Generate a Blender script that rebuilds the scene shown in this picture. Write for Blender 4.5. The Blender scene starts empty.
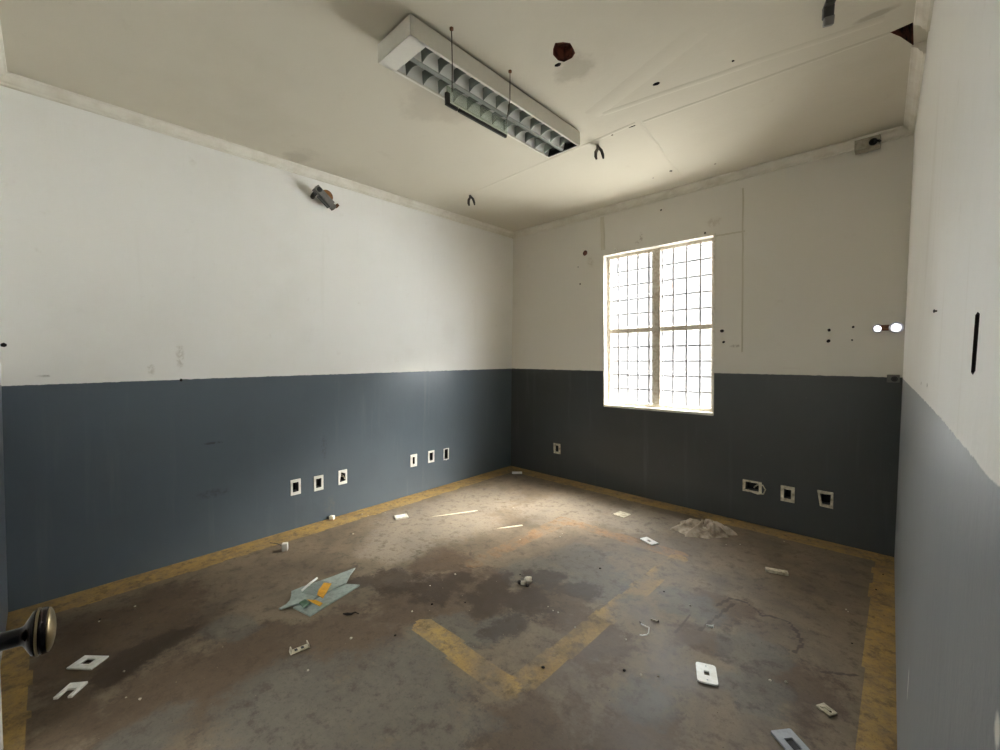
import bpy, bmesh, math, random
from mathutils import Vector, Matrix, noise
from mathutils.geometry import delaunay_2d_cdt
random.seed(7)
S = bpy.context.scene
COL = S.collection
H = 2.8

# ------------------------------------------------------------------ camera
FPX, CX, CY = 427.34, 499.9, 372.33
CAM = Vector((3.4034, -3.8360, 1.3251))
RGT = Vector((0.7283273, 0.68521969, -0.00365037))
UPV = Vector((-0.01899078, 0.02551011, 0.99949416))
FWD = Vector((-0.6849662, 0.72788956, -0.03159257))
cam = bpy.data.cameras.new('camera'); cam_o = bpy.data.objects.new('camera', cam); COL.objects.link(cam_o)
cam.sensor_width = 36; cam.lens = FPX * 36 / 1000; cam.shift_y = -(375 - CY) / 1000; cam.clip_start = 0.01
cam_o.matrix_world = Matrix(((RGT.x, UPV.x, -FWD.x, CAM.x), (RGT.y, UPV.y, -FWD.y, CAM.y), (RGT.z, UPV.z, -FWD.z, CAM.z), (0, 0, 0, 1)))
S.camera = cam_o

def ray(px, py): return FWD + RGT * ((px - CX) / FPX) - UPV * ((py - CY) / FPX)
def on_plane(px, py, ax, val):
    v = ray(px, py); return CAM + v * ((val - CAM[ax]) / v[ax])
def F(px, py, z=0.0): return on_plane(px, py, 2, z)          # a point on the floor
def Ce(px, py, z=H): return on_plane(px, py, 2, z)           # a point on the ceiling

# ------------------------------------------------------------------ materials
def srgb(r, g, b):
    def f(c):
        c /= 255.0
        return c / 12.92 if c <= 0.04045 else ((c + 0.055) / 1.055) ** 2.4
    return (f(r), f(g), f(b), 1)

class NT:
    def __init__(s, name):
        s.m = bpy.data.materials.new(name); s.m.use_nodes = True
        s.t = s.m.node_tree; s.n = s.t.nodes; s.l = s.t.links
        s.b = s.n['Principled BSDF']; s.out = s.n['Material Output']
    def new(s, typ, **kw):
        nd = s.n.new(typ)
        for k, v in kw.items(): setattr(nd, k, v)
        return nd
    def put(s, nd, i, v):
        if isinstance(v, bpy.types.NodeSocket): s.l.new(v, nd.inputs[i])
        else: nd.inputs[i].default_value = v
    def coord(s): return s.new('ShaderNodeTexCoord').outputs['Object']
    def noise(s, scale, detail=4, rough=.55, vec=None, dist=0):
        nd = s.new('ShaderNodeTexNoise'); s.put(nd, 'Scale', scale); s.put(nd, 'Detail', detail); s.put(nd, 'Roughness', rough); s.put(nd, 'Distortion', dist)
        s.l.new(vec or s.coord(), nd.inputs['Vector']); return nd.outputs['Fac']
    def math(s, op, a, b=0.0, c=None, clamp=False):
        nd = s.new('ShaderNodeMath', operation=op, use_clamp=clamp); s.put(nd, 0, a); s.put(nd, 1, b)
        if c is not None: s.put(nd, 2, c)
        return nd.outputs[0]
    def ramp(s, v, lo, hi, a=0.0, b=1.0):
        nd = s.new('ShaderNodeMapRange', interpolation_type='SMOOTHSTEP'); s.put(nd, 0, v); s.put(nd, 1, lo); s.put(nd, 2, hi); s.put(nd, 3, a); s.put(nd, 4, b)
        return nd.outputs[0]
    def mix(s, f, a, b, blend='MIX'):
        nd = s.new('ShaderNodeMix', data_type='RGBA', blend_type=blend); s.put(nd, 0, f)
        s.put(nd, 6, a); s.put(nd, 7, b); return nd.outputs[2]
    def bump(s, h, strength, dist=.01):
        nd = s.new('ShaderNodeBump'); s.put(nd, 'Strength', strength); s.put(nd, 'Distance', dist); s.l.new(h, nd.inputs['Height']); s.l.new(nd.outputs[0], s.b.inputs['Normal'])
    def attr(s, name):
        nd = s.new('ShaderNodeAttribute', attribute_name=name); return nd
    def blob(s, vec, c, r, stretch=(1, 1, 1), wob=.0):
        mp = s.new('ShaderNodeVectorMath', operation='SUBTRACT'); s.l.new(vec, mp.inputs[0]); mp.inputs[1].default_value = c
        mu = s.new('ShaderNodeVectorMath', operation='MULTIPLY'); s.l.new(mp.outputs[0], mu.inputs[0]); mu.inputs[1].default_value = stretch
        ln = s.new('ShaderNodeVectorMath', operation='LENGTH'); s.l.new(mu.outputs[0], ln.inputs[0])
        return ln.outputs['Value']

def plain(name, c, rough=.6, metal=0.0, var=.12, scale=40, bump=0.0, spec=.5, dirt=None):
    t = NT(name); co = srgb(*c)
    f = t.noise(scale, 5, .6)
    dk = tuple(x * (1 - var * 2) for x in co[:3]) + (1,)
    if dirt: dk = srgb(*dirt)
    col = t.mix(t.ramp(f, .35, .75), co, dk)
    t.l.new(col, t.b.inputs['Base Color']); t.b.inputs['Roughness'].default_value = rough; t.b.inputs['Metallic'].default_value = metal
    t.b.inputs['Specular IOR Level'].default_value = spec
    if bump: t.bump(f, bump, .004)
    return t.m

WHITE = srgb(231, 230, 226)
def wall_material(name, dado_rgb, white=WHITE, blobs=(), streak=.35):
    t = NT(name); co = t.coord()
    d = t.attr('dado').outputs['Fac']                       # height below the hand-cut paint line, metres
    edge = t.math('ADD', d, t.math('MULTIPLY', t.math('SUBTRACT', t.noise(26, 3, .6), .5), .010))
    m = t.ramp(edge, -.0015, .0015)
    n1 = t.noise(1.3, 5, .6); n2 = t.noise(9, 5, .65)
    mp = t.new('ShaderNodeMapping'); t.l.new(co, mp.inputs[0]); mp.inputs['Scale'].default_value = (7, 7, .5)
    n3 = t.noise(1.6, 4, .6, mp.outputs[0])
    w = t.mix(t.ramp(n1, .45, .8, 0, .35), white, srgb(212, 209, 200))
    w = t.mix(t.ramp(n2, .62, .8, 0, .22), w, srgb(170, 160, 142))
    w = t.mix(t.ramp(n3, .58, .78, 0, streak * .5), w, srgb(190, 184, 170))
    dd = t.mix(t.ramp(n1, .4, .75, 0, .5), srgb(*dado_rgb), tuple(x * .78 for x in srgb(*dado_rgb)[:3]) + (1,))
    dd = t.mix(t.ramp(n3, .55, .8, 0, streak), dd, srgb(138, 140, 140))
    dd = t.mix(t.ramp(t.noise(55, 3, .7), .70, .78, 0, .35), dd, srgb(165, 165, 160))
    col = t.mix(m, w, dd)
    for (c, r, st, rgb, amt) in blobs:
        f = t.math('ADD', t.blob(co, c, r, st), t.math('MULTIPLY', t.math('SUBTRACT', t.noise(60, 4, .7), .5), r * 1.3))
        col = t.mix(t.math('MULTIPLY', t.ramp(f, r * .45, r * 1.25, amt, 0), t.ramp(t.noise(38, 5, .75), .40, .60) if amt < .85 else 1.0), col, srgb(*rgb))
    t.l.new(col, t.b.inputs['Base Color'])
    t.l.new(t.mix(m, (.75, .75, .75, 1), ((.5,) * 3 if streak > .4 else (.31,) * 3) + (1,)), t.b.inputs['Roughness'])
    t.b.inputs['Specular IOR Level'].default_value = .42
    h = t.math('ADD', t.math('MULTIPLY', n2, .6), t.math('ADD', t.math('MULTIPLY', n3, 0.7 if streak > .4 else .5), t.math('MULTIPLY', t.noise(90, 3), .15)))
    t.bump(h, .22, .012)
    return t.m

def ceiling_material():
    t = NT('ceiling_paint'); co = t.coord()
    n1 = t.noise(1.1, 5, .6); n2 = t.noise(5, 6, .65)
    c = t.mix(t.ramp(n1, .5, .78, 0, .4), srgb(198, 192, 176), srgb(180, 172, 152))
    c = t.mix(t.ramp(n2, .62, .78, 0, .3), c, srgb(168, 156, 134))
    p = Ce(340, 150)
    for (q, r, st, a) in ((Ce(440, 105), .22, (1, 1, 1), .22), (Ce(300, 158), .16, (1, 1.6, 1), .28), (Ce(575, 68), .11, (1, 1, 1), .35), (Ce(875, 15), .07, (1, 3, 1), .45)):
        f = t.math('ADD', t.blob(co, q, r, st), t.math('MULTIPLY', t.math('SUBTRACT', n2, .5), r * 2.2))
        c = t.mix(t.ramp(f, r * .5, r * 1.2, a, 0), c, srgb(120, 108, 88))
    t.l.new(c, t.b.inputs['Base Color']); t.b.inputs['Roughness'].default_value = .8; t.b.inputs['Specular IOR Level'].default_value = .25
    t.bump(t.math('ADD', n2, t.math('MULTIPLY', t.noise(70, 3), .2)), .18, .012)
    return t.m

def floor_material():
    t = NT('floor_concrete'); co = t.coord()
    A = t.attr('paint'); B = t.attr('dirt')  # dirt layer holds painted shade, scratches, orange marks and the painted sun patch
    sa = t.new('ShaderNodeSeparateColor'); t.l.new(A.outputs['Color'], sa.inputs[0])
    sb = t.new('ShaderNodeSeparateColor'); t.l.new(B.outputs['Color'], sb.inputs[0])
    yel, brn, blu = sa.outputs; shade_drk, ora, pale = sb.outputs
    f1 = t.noise(3.2, 8, .68, dist=.6); f2 = t.noise(22, 6, .7); f3 = t.noise(130, 3, .6); f4 = t.noise(5, 9, .78); f5 = t.noise(13, 8, .74); f45 = t.math('MULTIPLY', t.math('ADD', f4, f5), .5)
    c = t.mix(t.ramp(f1, .35, .7), srgb(130, 115, 96), srgb(98, 85, 70))
    c = t.mix(t.ramp(f4, .50, .68, 0, .6), c, srgb(96, 84, 70))
    def mask(a, k=1.0, n=None): return t.math('MULTIPLY', t.ramp(t.math('ADD', a, t.math('MULTIPLY', t.math('SUBTRACT', n or f45, .5), 2.8)), .30, .75), k)
    c = t.mix(mask(pale, .32), c, srgb(170, 160, 145))  # sun patch lightened into the floor colour
    c = t.mix(mask(brn, .7), c, t.mix(f2, srgb(68, 52, 38), srgb(102, 82, 62)))
    c = t.mix(mask(blu, .6), c, t.mix(f2, srgb(84, 82, 76), srgb(118, 114, 106)))
    c = t.mix(mask(shade_drk, .62), c, srgb(50, 40, 32))  # painted shade band, dark patches and scratches
    c = t.mix(t.math('MULTIPLY', mask(ora, .75), t.ramp(f45, .40, .56)), c, srgb(152, 116, 78))
    wear = t.ramp(t.math('ADD', t.math('MULTIPLY', f4, .6), t.math('MULTIPLY', f2, .55)), .45, .72)
    ymask = t.math('MULTIPLY', t.ramp(t.math('ADD', yel, t.math('MULTIPLY', t.math('SUBTRACT', f2, .5), .5)), .35, .6), t.math('SUBTRACT', 1.0, t.math('MULTIPLY', wear, .75)))
    c = t.mix(ymask, c, t.mix(t.ramp(f1, .4, .7), srgb(180, 147, 82), srgb(146, 115, 62)))
    c = t.mix(t.ramp(f5, .50, .64, 0, .55), c, srgb(72, 60, 48))
    c = t.mix(t.ramp(t.noise(48, 6, .75), .52, .66, 0, .3), c, srgb(60, 50, 42))
    c = t.mix(t.ramp(f3, .58, .72, 0, .4), c, srgb(52, 44, 38))
    c = t.mix(t.ramp(t.noise(75, 4, .7), .66, .74, 0, .4), c, srgb(176, 168, 152))
    t.l.new(c, t.b.inputs['Base Color'])
    t.l.new(t.ramp(f1, .3, .7, .72, .5), t.b.inputs['Roughness']); t.b.inputs['Specular IOR Level'].default_value = .35
    t.bump(t.math('ADD', t.math('MULTIPLY', f2, .7), t.math('MULTIPLY', f3, .3)), .25, .006)
    return t.m

M = {}
M['wall_left'] = None
M['wall_back'] = None
M['wall_front'] = wall_material('front_wall_paint', (86, 93, 100), streak=.18)
M['ceil'] = ceiling_material()
M['floor'] = floor_material()
M['cavity'] = plain('broken_brick_cavity', (128, 76, 58), .95, var=.3, scale=22, dirt=(24, 14, 12))
M['darkcav'] = plain('dark_cavity', (26, 22, 20), .95)
M['plastic'] = plain('white_plastic', (244, 243, 237), .45, var=.02, dirt=(228, 225, 214))
M['aged'] = plain('aged_cream_plastic', (214, 206, 184), .5, var=.1, dirt=(150, 138, 112))
M['trim'] = plain('white_trim_paint', (232, 228, 218), .6, var=.06, dirt=(200, 192, 176))
M['enamel'] = plain('white_enamel_steel', (216, 213, 203), .4, var=.02)
M['steelframe'] = plain('window_frame_paint', (226, 220, 208), .5, var=.05, dirt=(196, 180, 156))
M['bar'] = plain('grille_bar_paint', (200, 198, 204), .5, var=.03)
M['black'] = plain('black_plastic', (18, 17, 17), .45)
M['dgrey'] = plain('dark_grey_plastic', (62, 62, 64), .5)
M['grey'] = plain('grey_box_plastic', (112, 110, 106), .55)
M['lgrey'] = plain('light_grey_plastic', (176, 180, 188), .35)
M['rust'] = plain('rusty_brown', (120, 78, 44), .7, dirt=(70, 40, 22))
M['copper'] = plain('wire_rust', (58, 46, 36), .6)
M['rod'] = plain('rod_steel', (70, 60, 46), .5, metal=.6)
M['mirror'] = plain('mirror_aluminium', (252, 253, 250), .22, metal=.25, var=.02, scale=12)
M['casegrey'] = plain('weathered_case', (158, 152, 138), .6, dirt=(136, 128, 112))
M['cornice'] = plain('cornice_paint', (220, 216, 205), .75, var=.03, scale=9, dirt=(206, 200, 186))
M['spine'] = plain('spine_aluminium', (150, 154, 148), .35, metal=.6, var=.05)
M['blade'] = plain('louver_aluminium', (120, 126, 120), .3, metal=.9, var=.05, scale=12)
M['sheet'] = plain('grey_green_sheet', (160, 170, 163), .4, var=.06, dirt=(136, 144, 136))
M['yellowcard'] = plain('yellow_card', (222, 164, 40), .5, dirt=(196, 140, 40))
M['green'] = plain('green_board', (70, 104, 70), .5, dirt=(110, 130, 116))
M['rag'] = plain('dirty_rag', (200, 186, 168), .95, scale=14, dirt=(118, 102, 84), bump=.2)
M['brass'] = plain('aged_brass', (150, 136, 104), .34, metal=1.0, scale=30, dirt=(112, 100, 76))
M['knobdark'] = plain('dark_polished_metal', (30, 26, 30), .18, metal=.7)
M['crumb'] = plain('pale_crumb', (206, 198, 180), .9, dirt=(150, 136, 112))
M['gritmat'] = plain('grit', (150, 138, 118), .9, scale=3, dirt=(60, 50, 40))
M['twig'] = plain('dark_sliver', (34, 24, 16), .9)
M['tape'] = plain('painted_sun_streak', (236, 226, 198), .6, dirt=(214, 200, 170))  # cream colour imitating direct sun on the floor
M['doorpaint'] = plain('door_white_paint', (222, 222, 216), .45)
M['ground'] = plain('outdoor_concrete', (186, 180, 168), .9, scale=3)
M['ply'] = plain('brown_disc', (132, 88, 40), .7, dirt=(92, 60, 26))

def glass_mat(name, tint, rough=.05, white=.0):
    t = NT(name)
    tr = t.new('ShaderNodeBsdfTransparent'); tr.inputs[0].default_value = tint
    gl = t.new('ShaderNodeBsdfGlossy'); gl.inputs['Roughness'].default_value = rough
    lw = t.new('ShaderNodeLayerWeight'); lw.inputs[0].default_value = .5
    fr = t.math('MULTIPLY_ADD', t.math('POWER', lw.outputs['Facing'], 5.0), .6, .03)
    mx = t.new('ShaderNodeMixShader'); t.l.new(fr, mx.inputs[0]); t.l.new(tr.outputs[0], mx.inputs[1]); t.l.new(gl.outputs[0], mx.inputs[2])
    last = mx.outputs[0]
    if white:
        df = t.new('ShaderNodeBsdfTranslucent'); df.inputs[0].default_value = (.9, .9, .88, 1)
        m2 = t.new('ShaderNodeMixShader'); m2.inputs[0].default_value = white
        t.l.new(last, m2.inputs[1]); t.l.new(df.outputs[0], m2.inputs[2]); last = m2.outputs[0]
    t.l.new(last, t.out.inputs[0]); return t.m
M['glass'] = glass_mat('dusty_window_glass', (.95, .965, .965, 1), .08, .012)
M['acrylic'] = glass_mat('green_tinted_acrylic', (.80, .86, .80, 1), .1, .12)
M['clear'] = glass_mat('clear_plastic', (.93, .95, .96, 1), .06, .25)
t = NT('lit_lamp_glass'); t.b.inputs['Base Color'].default_value = (.9, .88, .95, 1); t.b.inputs['Emission Color'].default_value = (1, .95, 1, 1); t.b.inputs['Emission Strength'].default_value = 1.3; M['lamp'] = t.m

# ------------------------------------------------------------------ mesh helpers
class MB:
    def __init__(s): s.b = bmesh.new()
    def box(s, c, size, rot=None, taper=None):
        hx, hy, hz = (v / 2 for v in size); vs = []
        for dz in (-1, 1):
            k = 1 if (dz < 0 or not taper) else taper
            for dx, dy in ((-1, -1), (1, -1), (1, 1), (-1, 1)):
                p = Vector((dx * hx * k, dy * hy * k, dz * hz))
                if rot: p = rot @ p
                vs.append(s.b.verts.new(p + Vector(c)))
        for f in ((3, 2, 1, 0), (4, 5, 6, 7), (0, 1, 5, 4), (1, 2, 6, 5), (2, 3, 7, 6), (3, 0, 4, 7)): s.b.faces.new([vs[i] for i in f])
        return s
    def prism(s, pts, z0, z1, f=None):
        """polygon (x, y) extruded z0..z1; f maps a local point"""
        f = f or (lambda p: p)
        a = [s.b.verts.new(f(Vector((x, y, z0)))) for x, y in pts]; b = [s.b.verts.new(f(Vector((x, y, z1)))) for x, y in pts]
        n = len(pts)
        s.b.faces.new(a[::-1]); s.b.faces.new(b)
        for i in range(n): s.b.faces.new((a[i], a[(i + 1) % n], b[(i + 1) % n], b[i]))
        return s
    def ring(s, outer, inner, y0, y1):
        """frame lying in x-z, thickness along y; outer and inner polygons of equal count"""
        n = len(outer); V = []
        for y in (y0, y1):
            V.append([s.b.verts.new((p[0], y, p[1])) for p in outer]); V.append([s.b.verts.new((p[0], y, p[1])) for p in inner])
        oa, ia, ob, ib = V
        for i in range(n):
            j = (i + 1) % n
            s.b.faces.new((oa[i], oa[j], ia[j], ia[i])); s.b.faces.new((ob[j], ob[i], ib[i], ib[j]))
            s.b.faces.new((oa[j], oa[i], ob[i], ob[j])); s.b.faces.new((ia[i], ia[j], ib[j], ib[i]))
        return s
    def tube(s, pts, r, seg=8, caps=True):
        pts = [Vector(p) for p in pts]; rings = []
        for i, p in enumerate(pts):
            d = (pts[min(i + 1, len(pts) - 1)] - pts[max(i - 1, 0)]).normalized()
            a = d.orthogonal().normalized() if i == 0 else (a - d * a.dot(d)).normalized()
            b = d.cross(a); rr = r[i] if isinstance(r, (list, tuple)) else r
            rings.append([s.b.verts.new(p + a * math.cos(2 * math.pi * k / seg) * rr + b * math.sin(2 * math.pi * k / seg) * rr) for k in range(seg)])
        for q, w in zip(rings, rings[1:]):
            for k in range(seg): s.b.faces.new((q[k], q[(k + 1) % seg], w[(k + 1) % seg], w[k]))
        if caps: s.b.faces.new(rings[0][::-1]); s.b.faces.new(rings[-1])
        return s
    def lathe(s, prof, seg=32, axis=None):
        """profile of (radius, height) turned about z, then axis matrix applied"""
        rings = []
        for r, h in prof:
            ring = []
            for k in range(seg):
                p = Vector((r * math.cos(2 * math.pi * k / seg), r * math.sin(2 * math.pi * k / seg), h))
                ring.append(s.b.verts.new(axis @ p if axis else p))
            rings.append(ring)
        for q, w in zip(rings, rings[1:]):
            for k in range(seg): s.b.faces.new((q[k], q[(k + 1) % seg], w[(k + 1) % seg], w[k]))
        s.b.faces.new(rings[0][::-1]); s.b.faces.new(rings[-1]); return s
    def build(s, name, mat, parent=None, smooth=False, bevel=0.0, loc=None):
        bmesh.ops.recalc_face_normals(s.b, faces=s.b.faces)
        me = bpy.data.meshes.new(name); s.b.to_mesh(me); s.b.free()
        for m in (mat if isinstance(mat, list) else [mat]): me.materials.append(m)
        if smooth:
            for p in me.polygons: p.use_smooth = True
        o = bpy.data.objects.new(name, me); COL.objects.link(o)
        if parent: o.parent = parent
        if loc is not None: o.location = loc
        if bevel:
            md = o.modifiers.new('bevel', 'BEVEL'); md.width = bevel; md.segments = 2; md.limit_method = 'ANGLE'
        return o

def thing(name, label, cat, loc=(0, 0, 0), rotz=0.0, group=None, mw=None):
    o = bpy.data.objects.new(name, None); COL.objects.link(o); o.empty_display_size = .05
    if mw is not None: o.matrix_world = mw
    else: o.location = loc; o.rotation_euler = (0, 0, rotz)
    return tag(o, label, cat, group)
def tag(o, label, cat, group=None):
    o['label'] = label; o['category'] = cat
    if group: o['group'] = group
    return o
def struct(o): o['kind'] = 'structure'; return o

# ------------------------------------------------------------------ room shell: slightly out-of-true old walls
C_BL, C_BR, C_FL, C_FR = (Vector((-.11, .085, 0)), Vector((.035, -.02, H))), (Vector((3.390, -.012, 0)), Vector((3.432, -.012, H))), (Vector((0, -4.005, 0)), Vector((-.002, -3.985, H))), (Vector((3.445, -4.0, 0)), Vector((3.545, -3.99, H)))
class Wall:
    def __init__(s, a, b, inward):
        s.a, s.b = a, b; s.L = (b[0] - a[0]).length; s.inw = Vector(inward)
    def P(s, u, z):
        p = s.a[0].lerp(s.a[1], z / H); q = s.b[0].lerp(s.b[1], z / H); return p.lerp(q, u / s.L)
    def normal(s, u, z):
        n = (s.P(u + .01, z) - s.P(u - .01, z)).cross(s.P(u, z + .01) - s.P(u, z - .01)).normalized()
        return n if n.dot(s.inw) > 0 else -n
    def hit(s, px, py):
        """(u, z) of the wall point seen along a view ray"""
        u, z = s.L / 2, 1.3; d = ray(px, py)
        for _ in range(30):
            p = s.P(u, z); n = s.normal(u, z); t = (p - CAM).dot(n) / d.dot(n); q = CAM + d * t
            z = q.z; e0 = s.P(0, z); e1 = s.P(s.L, z); dr = (e1 - e0)
            u = (q - e0).dot(dr) / dr.length_squared * s.L
        return u, z
    def frame(s, u, z, off=0.0):
        """matrix: x to the viewer's right along the wall, y into the wall, z up"""
        n = s.normal(u, z); up = Vector((0, 0, 1)); x = up.cross(n).normalized(); zz = x.cross(-n).normalized(); o = s.P(u, z) + n * off
        return Matrix(((x.x, -n.x, zz.x, o.x), (x.y, -n.y, zz.y, o.y), (x.z, -n.z, zz.z, o.z), (0, 0, 0, 1)))
LEFT, BACK, RIGHT, FRONT = Wall(C_BL, C_FL, (1, 0, 0)), Wall(C_BL, C_BR, (0, -1, 0)), Wall(C_BR, C_FR, (-1, 0, 0)), Wall(C_FL, C_FR, (0, 1, 0))

def inside(p, poly):
    c = False; n = len(poly)
    for i in range(n):
        a, b = poly[i], poly[i - 1]
        if (a[1] > p[1]) != (b[1] > p[1]) and p[0] < (b[0] - a[0]) * (p[1] - a[1]) / (b[1] - a[1]) + a[0]: c = not c
    return c

def holed(name, outline, holes, fn, nrm, mats, grid, dado=None):
    """flat (u, v) outline with holes mapped to 3-D; each hole = (polygon, depth, closed, material index)"""
    vs = [Vector(p) for p in outline]; es = [(i, (i + 1) % len(vs)) for i in range(len(vs))]
    for poly, *_ in holes:
        k = len(vs); vs += [Vector(p) for p in poly]; es += [(k + i, k + (i + 1) % len(poly)) for i in range(len(poly))]
    us = [p[0] for p in outline]; ws = [p[1] for p in outline]
    nu, nw = max(2, int((max(us) - min(us)) / grid)), max(2, int((max(ws) - min(ws)) / grid))
    for i in range(1, nu):
        for j in range(1, nw): vs.append(Vector((min(us) + (max(us) - min(us)) * i / nu, min(ws) + (max(ws) - min(ws)) * j / nw)))
    ov, oe, of, *_ = delaunay_2d_cdt(vs, es, [], 0, 1e-6)
    bm = bmesh.new(); bv = [bm.verts.new(fn(p.x, p.y)) for p in ov]
    uv = {v: (p.x, p.y) for v, p in zip(bv, ov)}
    for f in of:
        c = sum((ov[i] for i in f), Vector((0, 0))) / len(f)
        if any(inside(c, h[0]) for h in holes): continue
        try: bm.faces.new([bv[i] for i in f])
        except ValueError: pass
    bmesh.ops.recalc_face_normals(bm, faces=bm.faces)
    for poly, depth, closed, mi in holes:
        a = [bm.verts.new(fn(*p)) for p in poly]; cx = sum(p[0] for p in poly) / len(poly); cz = sum(p[1] for p in poly) / len(poly); n = nrm(cx, cz)
        b = [bm.verts.new(fn(*p) - n * depth) for p in poly]
        for v, p in zip(a + b, list(poly) * 2): uv[v] = tuple(p)
        for i in range(len(poly)):
            f = bm.faces.new((a[i], a[(i + 1) % len(poly)], b[(i + 1) % len(poly)], b[i])); f.material_index = mi
        if closed: f = bm.faces.new(b); f.material_index = mi
    bm.verts.ensure_lookup_table(); bm.verts.index_update()
    me = bpy.data.meshes.new(name); order = [uv.get(v, (0, 0)) for v in bm.verts]; bm.to_mesh(me); bm.free()
    for m in mats: me.materials.append(m)
    if dado:
        at = me.attributes.new('dado', 'FLOAT', 'POINT')
        for i, (u, z) in enumerate(order): at.data[i].value = dado(u) - z
    o = bpy.data.objects.new(name, me); COL.objects.link(o); return struct(o)

def rect(cx, cz, w, h): return [(cx - w / 2, cz - h / 2), (cx + w / 2, cz - h / 2), (cx + w / 2, cz + h / 2), (cx - w / 2, cz + h / 2)]
def rough_circle(cx, cz, r, n=10, j=.15, sx=1.0): return [(cx + sx * r * (1 + random.uniform(-j, j)) * math.cos(2 * math.pi * k / n), cz + r * (1 + random.uniform(-j, j)) * math.sin(2 * math.pi * k / n)) for k in range(n)]
def lin(pts):
    pts = sorted(pts)
    def f(u):
        if u <= pts[0][0]: a, b = pts[0], pts[1]
        elif u >= pts[-1][0]: a, b = pts[-2], pts[-1]
        else:
            for a, b in zip(pts, pts[1:]):
                if a[0] <= u <= b[0]: break
        return a[1] + (b[1] - a[1]) * (u - a[0]) / (b[0] - a[0])
    return f
pz_left = lin([LEFT.hit(*p) for p in ((5, 386), (250, 377), (513, 368.5))])
pz_back = lin([BACK.hit(*p) for p in ((514, 368.5), (606, 371), (711, 373), (800, 375), (900, 377.5))])
pz_right = lin([RIGHT.hit(*p) for p in ((905, 381), (919, 395), (940, 417.5), (962.5, 444.5), (985, 473), (999, 486))])
def pz_front(u): return 1.2

def on_left(px, py): return tuple(LEFT.P(*LEFT.hit(px, py)))
def on_back(px, py): return tuple(BACK.P(*BACK.hit(px, py)))
M['wall_back'] = wall_material('back_wall_shaded_paint', (68, 70, 70), white=srgb(216, 212, 203), streak=.12, blobs=[(on_back(641, 237), .03, (1.6, 1, .7), (122, 104, 80), .7), (on_back(637, 243), .02, (1, 1, 1), (130, 112, 88), .5), (on_back(722, 337), .05, (2, 1, .8), (206, 198, 184), .8), (on_back(735, 346), .025, (.6, 1, 2), (128, 120, 104), .6), (on_back(590, 262), .06, (1.5, 1, 1), (176, 166, 146), .5), (on_back(714, 222), .06, (1, 1, 1.5), (164, 146, 126), .4), (on_back(829, 336), .03, (1.5, 1, .8), (212, 205, 192), .7)])  # same white paint as the other walls, darkened to paint in shade
M['wall_left'] = wall_material('left_wall_paint', (92, 102, 110), streak=.18, blobs=[(on_left(180, 357), .05, (1, 2.2, .6), (180, 174, 160), .6), (on_left(151, 370), .03, (1, 1.5, .8), (178, 172, 158), .5), (on_left(43, 376), .02, (1, .6, 3), (120, 116, 106), .6), (on_left(213, 443), .03, (1, .5, 3), (58, 60, 62), .7), (on_left(215, 493), .06, (1, .5, 2), (66, 72, 78), .6), (on_left(324, 447), .05, (1, 2, .5), (70, 74, 78), .6), (on_left(330, 505), .06, (1, 1, .8), (112, 112, 108), .5), (on_left(300, 215), .0001, (1, 1, 1), (112, 112, 108), .1)])
# sockets: pixel centre, outer size, opening size
SOCK_L = [((295.5, 487), .078, .122, .045, .075), ((318.5, 483), .078, .122, .045, .075), ((342.5, 477), .078, .122, .055, .08), ((413.5, 460.5), .078, .122, .026, .07), ((431, 456.5), .078, .122, .045, .08), ((446, 454), .072, .12, .050, .105)]
SOCK_B = [((557, 448.5), .095, .115, .04, .07), ((752, 486.5), .135, .095, .095, .065), ((787.5, 494), .09, .12, .045, .07), ((825, 499), .095, .115, .06, .075)]
lh, bh, rh = [], [], []
for (px, w, h, ow, oh) in SOCK_L:
    u, z = LEFT.hit(*px); lh.append((rect(u, z, ow + .012, oh + .012), .07, True, 1))
for (px, w, h, ow, oh) in SOCK_B:
    u, z = BACK.hit(*px); bh.append((rect(u, z, ow + .012, oh + .012), .07, True, 1))
WIN = [BACK.hit(*p) for p in ((603, 405), (711.5, 413), (714.5, 236.5), (606, 254.5))]
wu0, wu1 = (WIN[0][0] + WIN[3][0]) / 2, (WIN[1][0] + WIN[2][0]) / 2; wz0, wz1 = (WIN[0][1] + WIN[1][1]) / 2, (WIN[2][1] + WIN[3][1]) / 2
wc = BACK.frame((wu0 + wu1) / 2, (wz0 + wz1) / 2) @ Matrix.Translation((0, 0, -(wz0 + wz1) / 2))
def uz(wall, p):
    e0 = wall.P(0, p.z); e1 = wall.P(wall.L, p.z); d = e1 - e0; return ((p - e0).dot(d) / d.length_squared * wall.L, p.z)
ww = (wu1 - wu0) * .985
bh.append(([uz(BACK, wc @ Vector(q)) for q in ((-ww / 2, 0, wz0), (ww / 2, 0, wz0), (ww / 2, 0, wz1), (-ww / 2, 0, wz1))], .16, False, 2))
for (px, r, mi) in (((585, 253), .028, 1),): u, z = BACK.hit(*px); bh.append((rough_circle(u, z, r, 12, .06), .02, True, 3))
for (px, r) in (((580, 284), .009), ((615, 250), .007), ((705, 233), .008), ((661, 210), .008), ((829, 330), .011), ((853, 327), .009), ((828.5, 341), .012), ((852, 340), .007), ((722, 331), .016), ((723.5, 342), .011), ((578, 267), .006)):
    u, z = BACK.hit(*px); bh.append((rough_circle(u, z, r, 7, .2), .03, True, 1))
for (px, r) in (((3, 345), .012), ((181, 380), .009)):
    u, z = LEFT.hit(*px); lh.append((rough_circle(u, z, r, 7, .2), .02, True, 1))
u, z = RIGHT.hit(976, 343); z1 = RIGHT.hit(977, 312)[1]; z0 = RIGHT.hit(973, 375)[1]; ua, ub = RIGHT.hit(973, 343)[0], RIGHT.hit(977.5, 343)[0]
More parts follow.
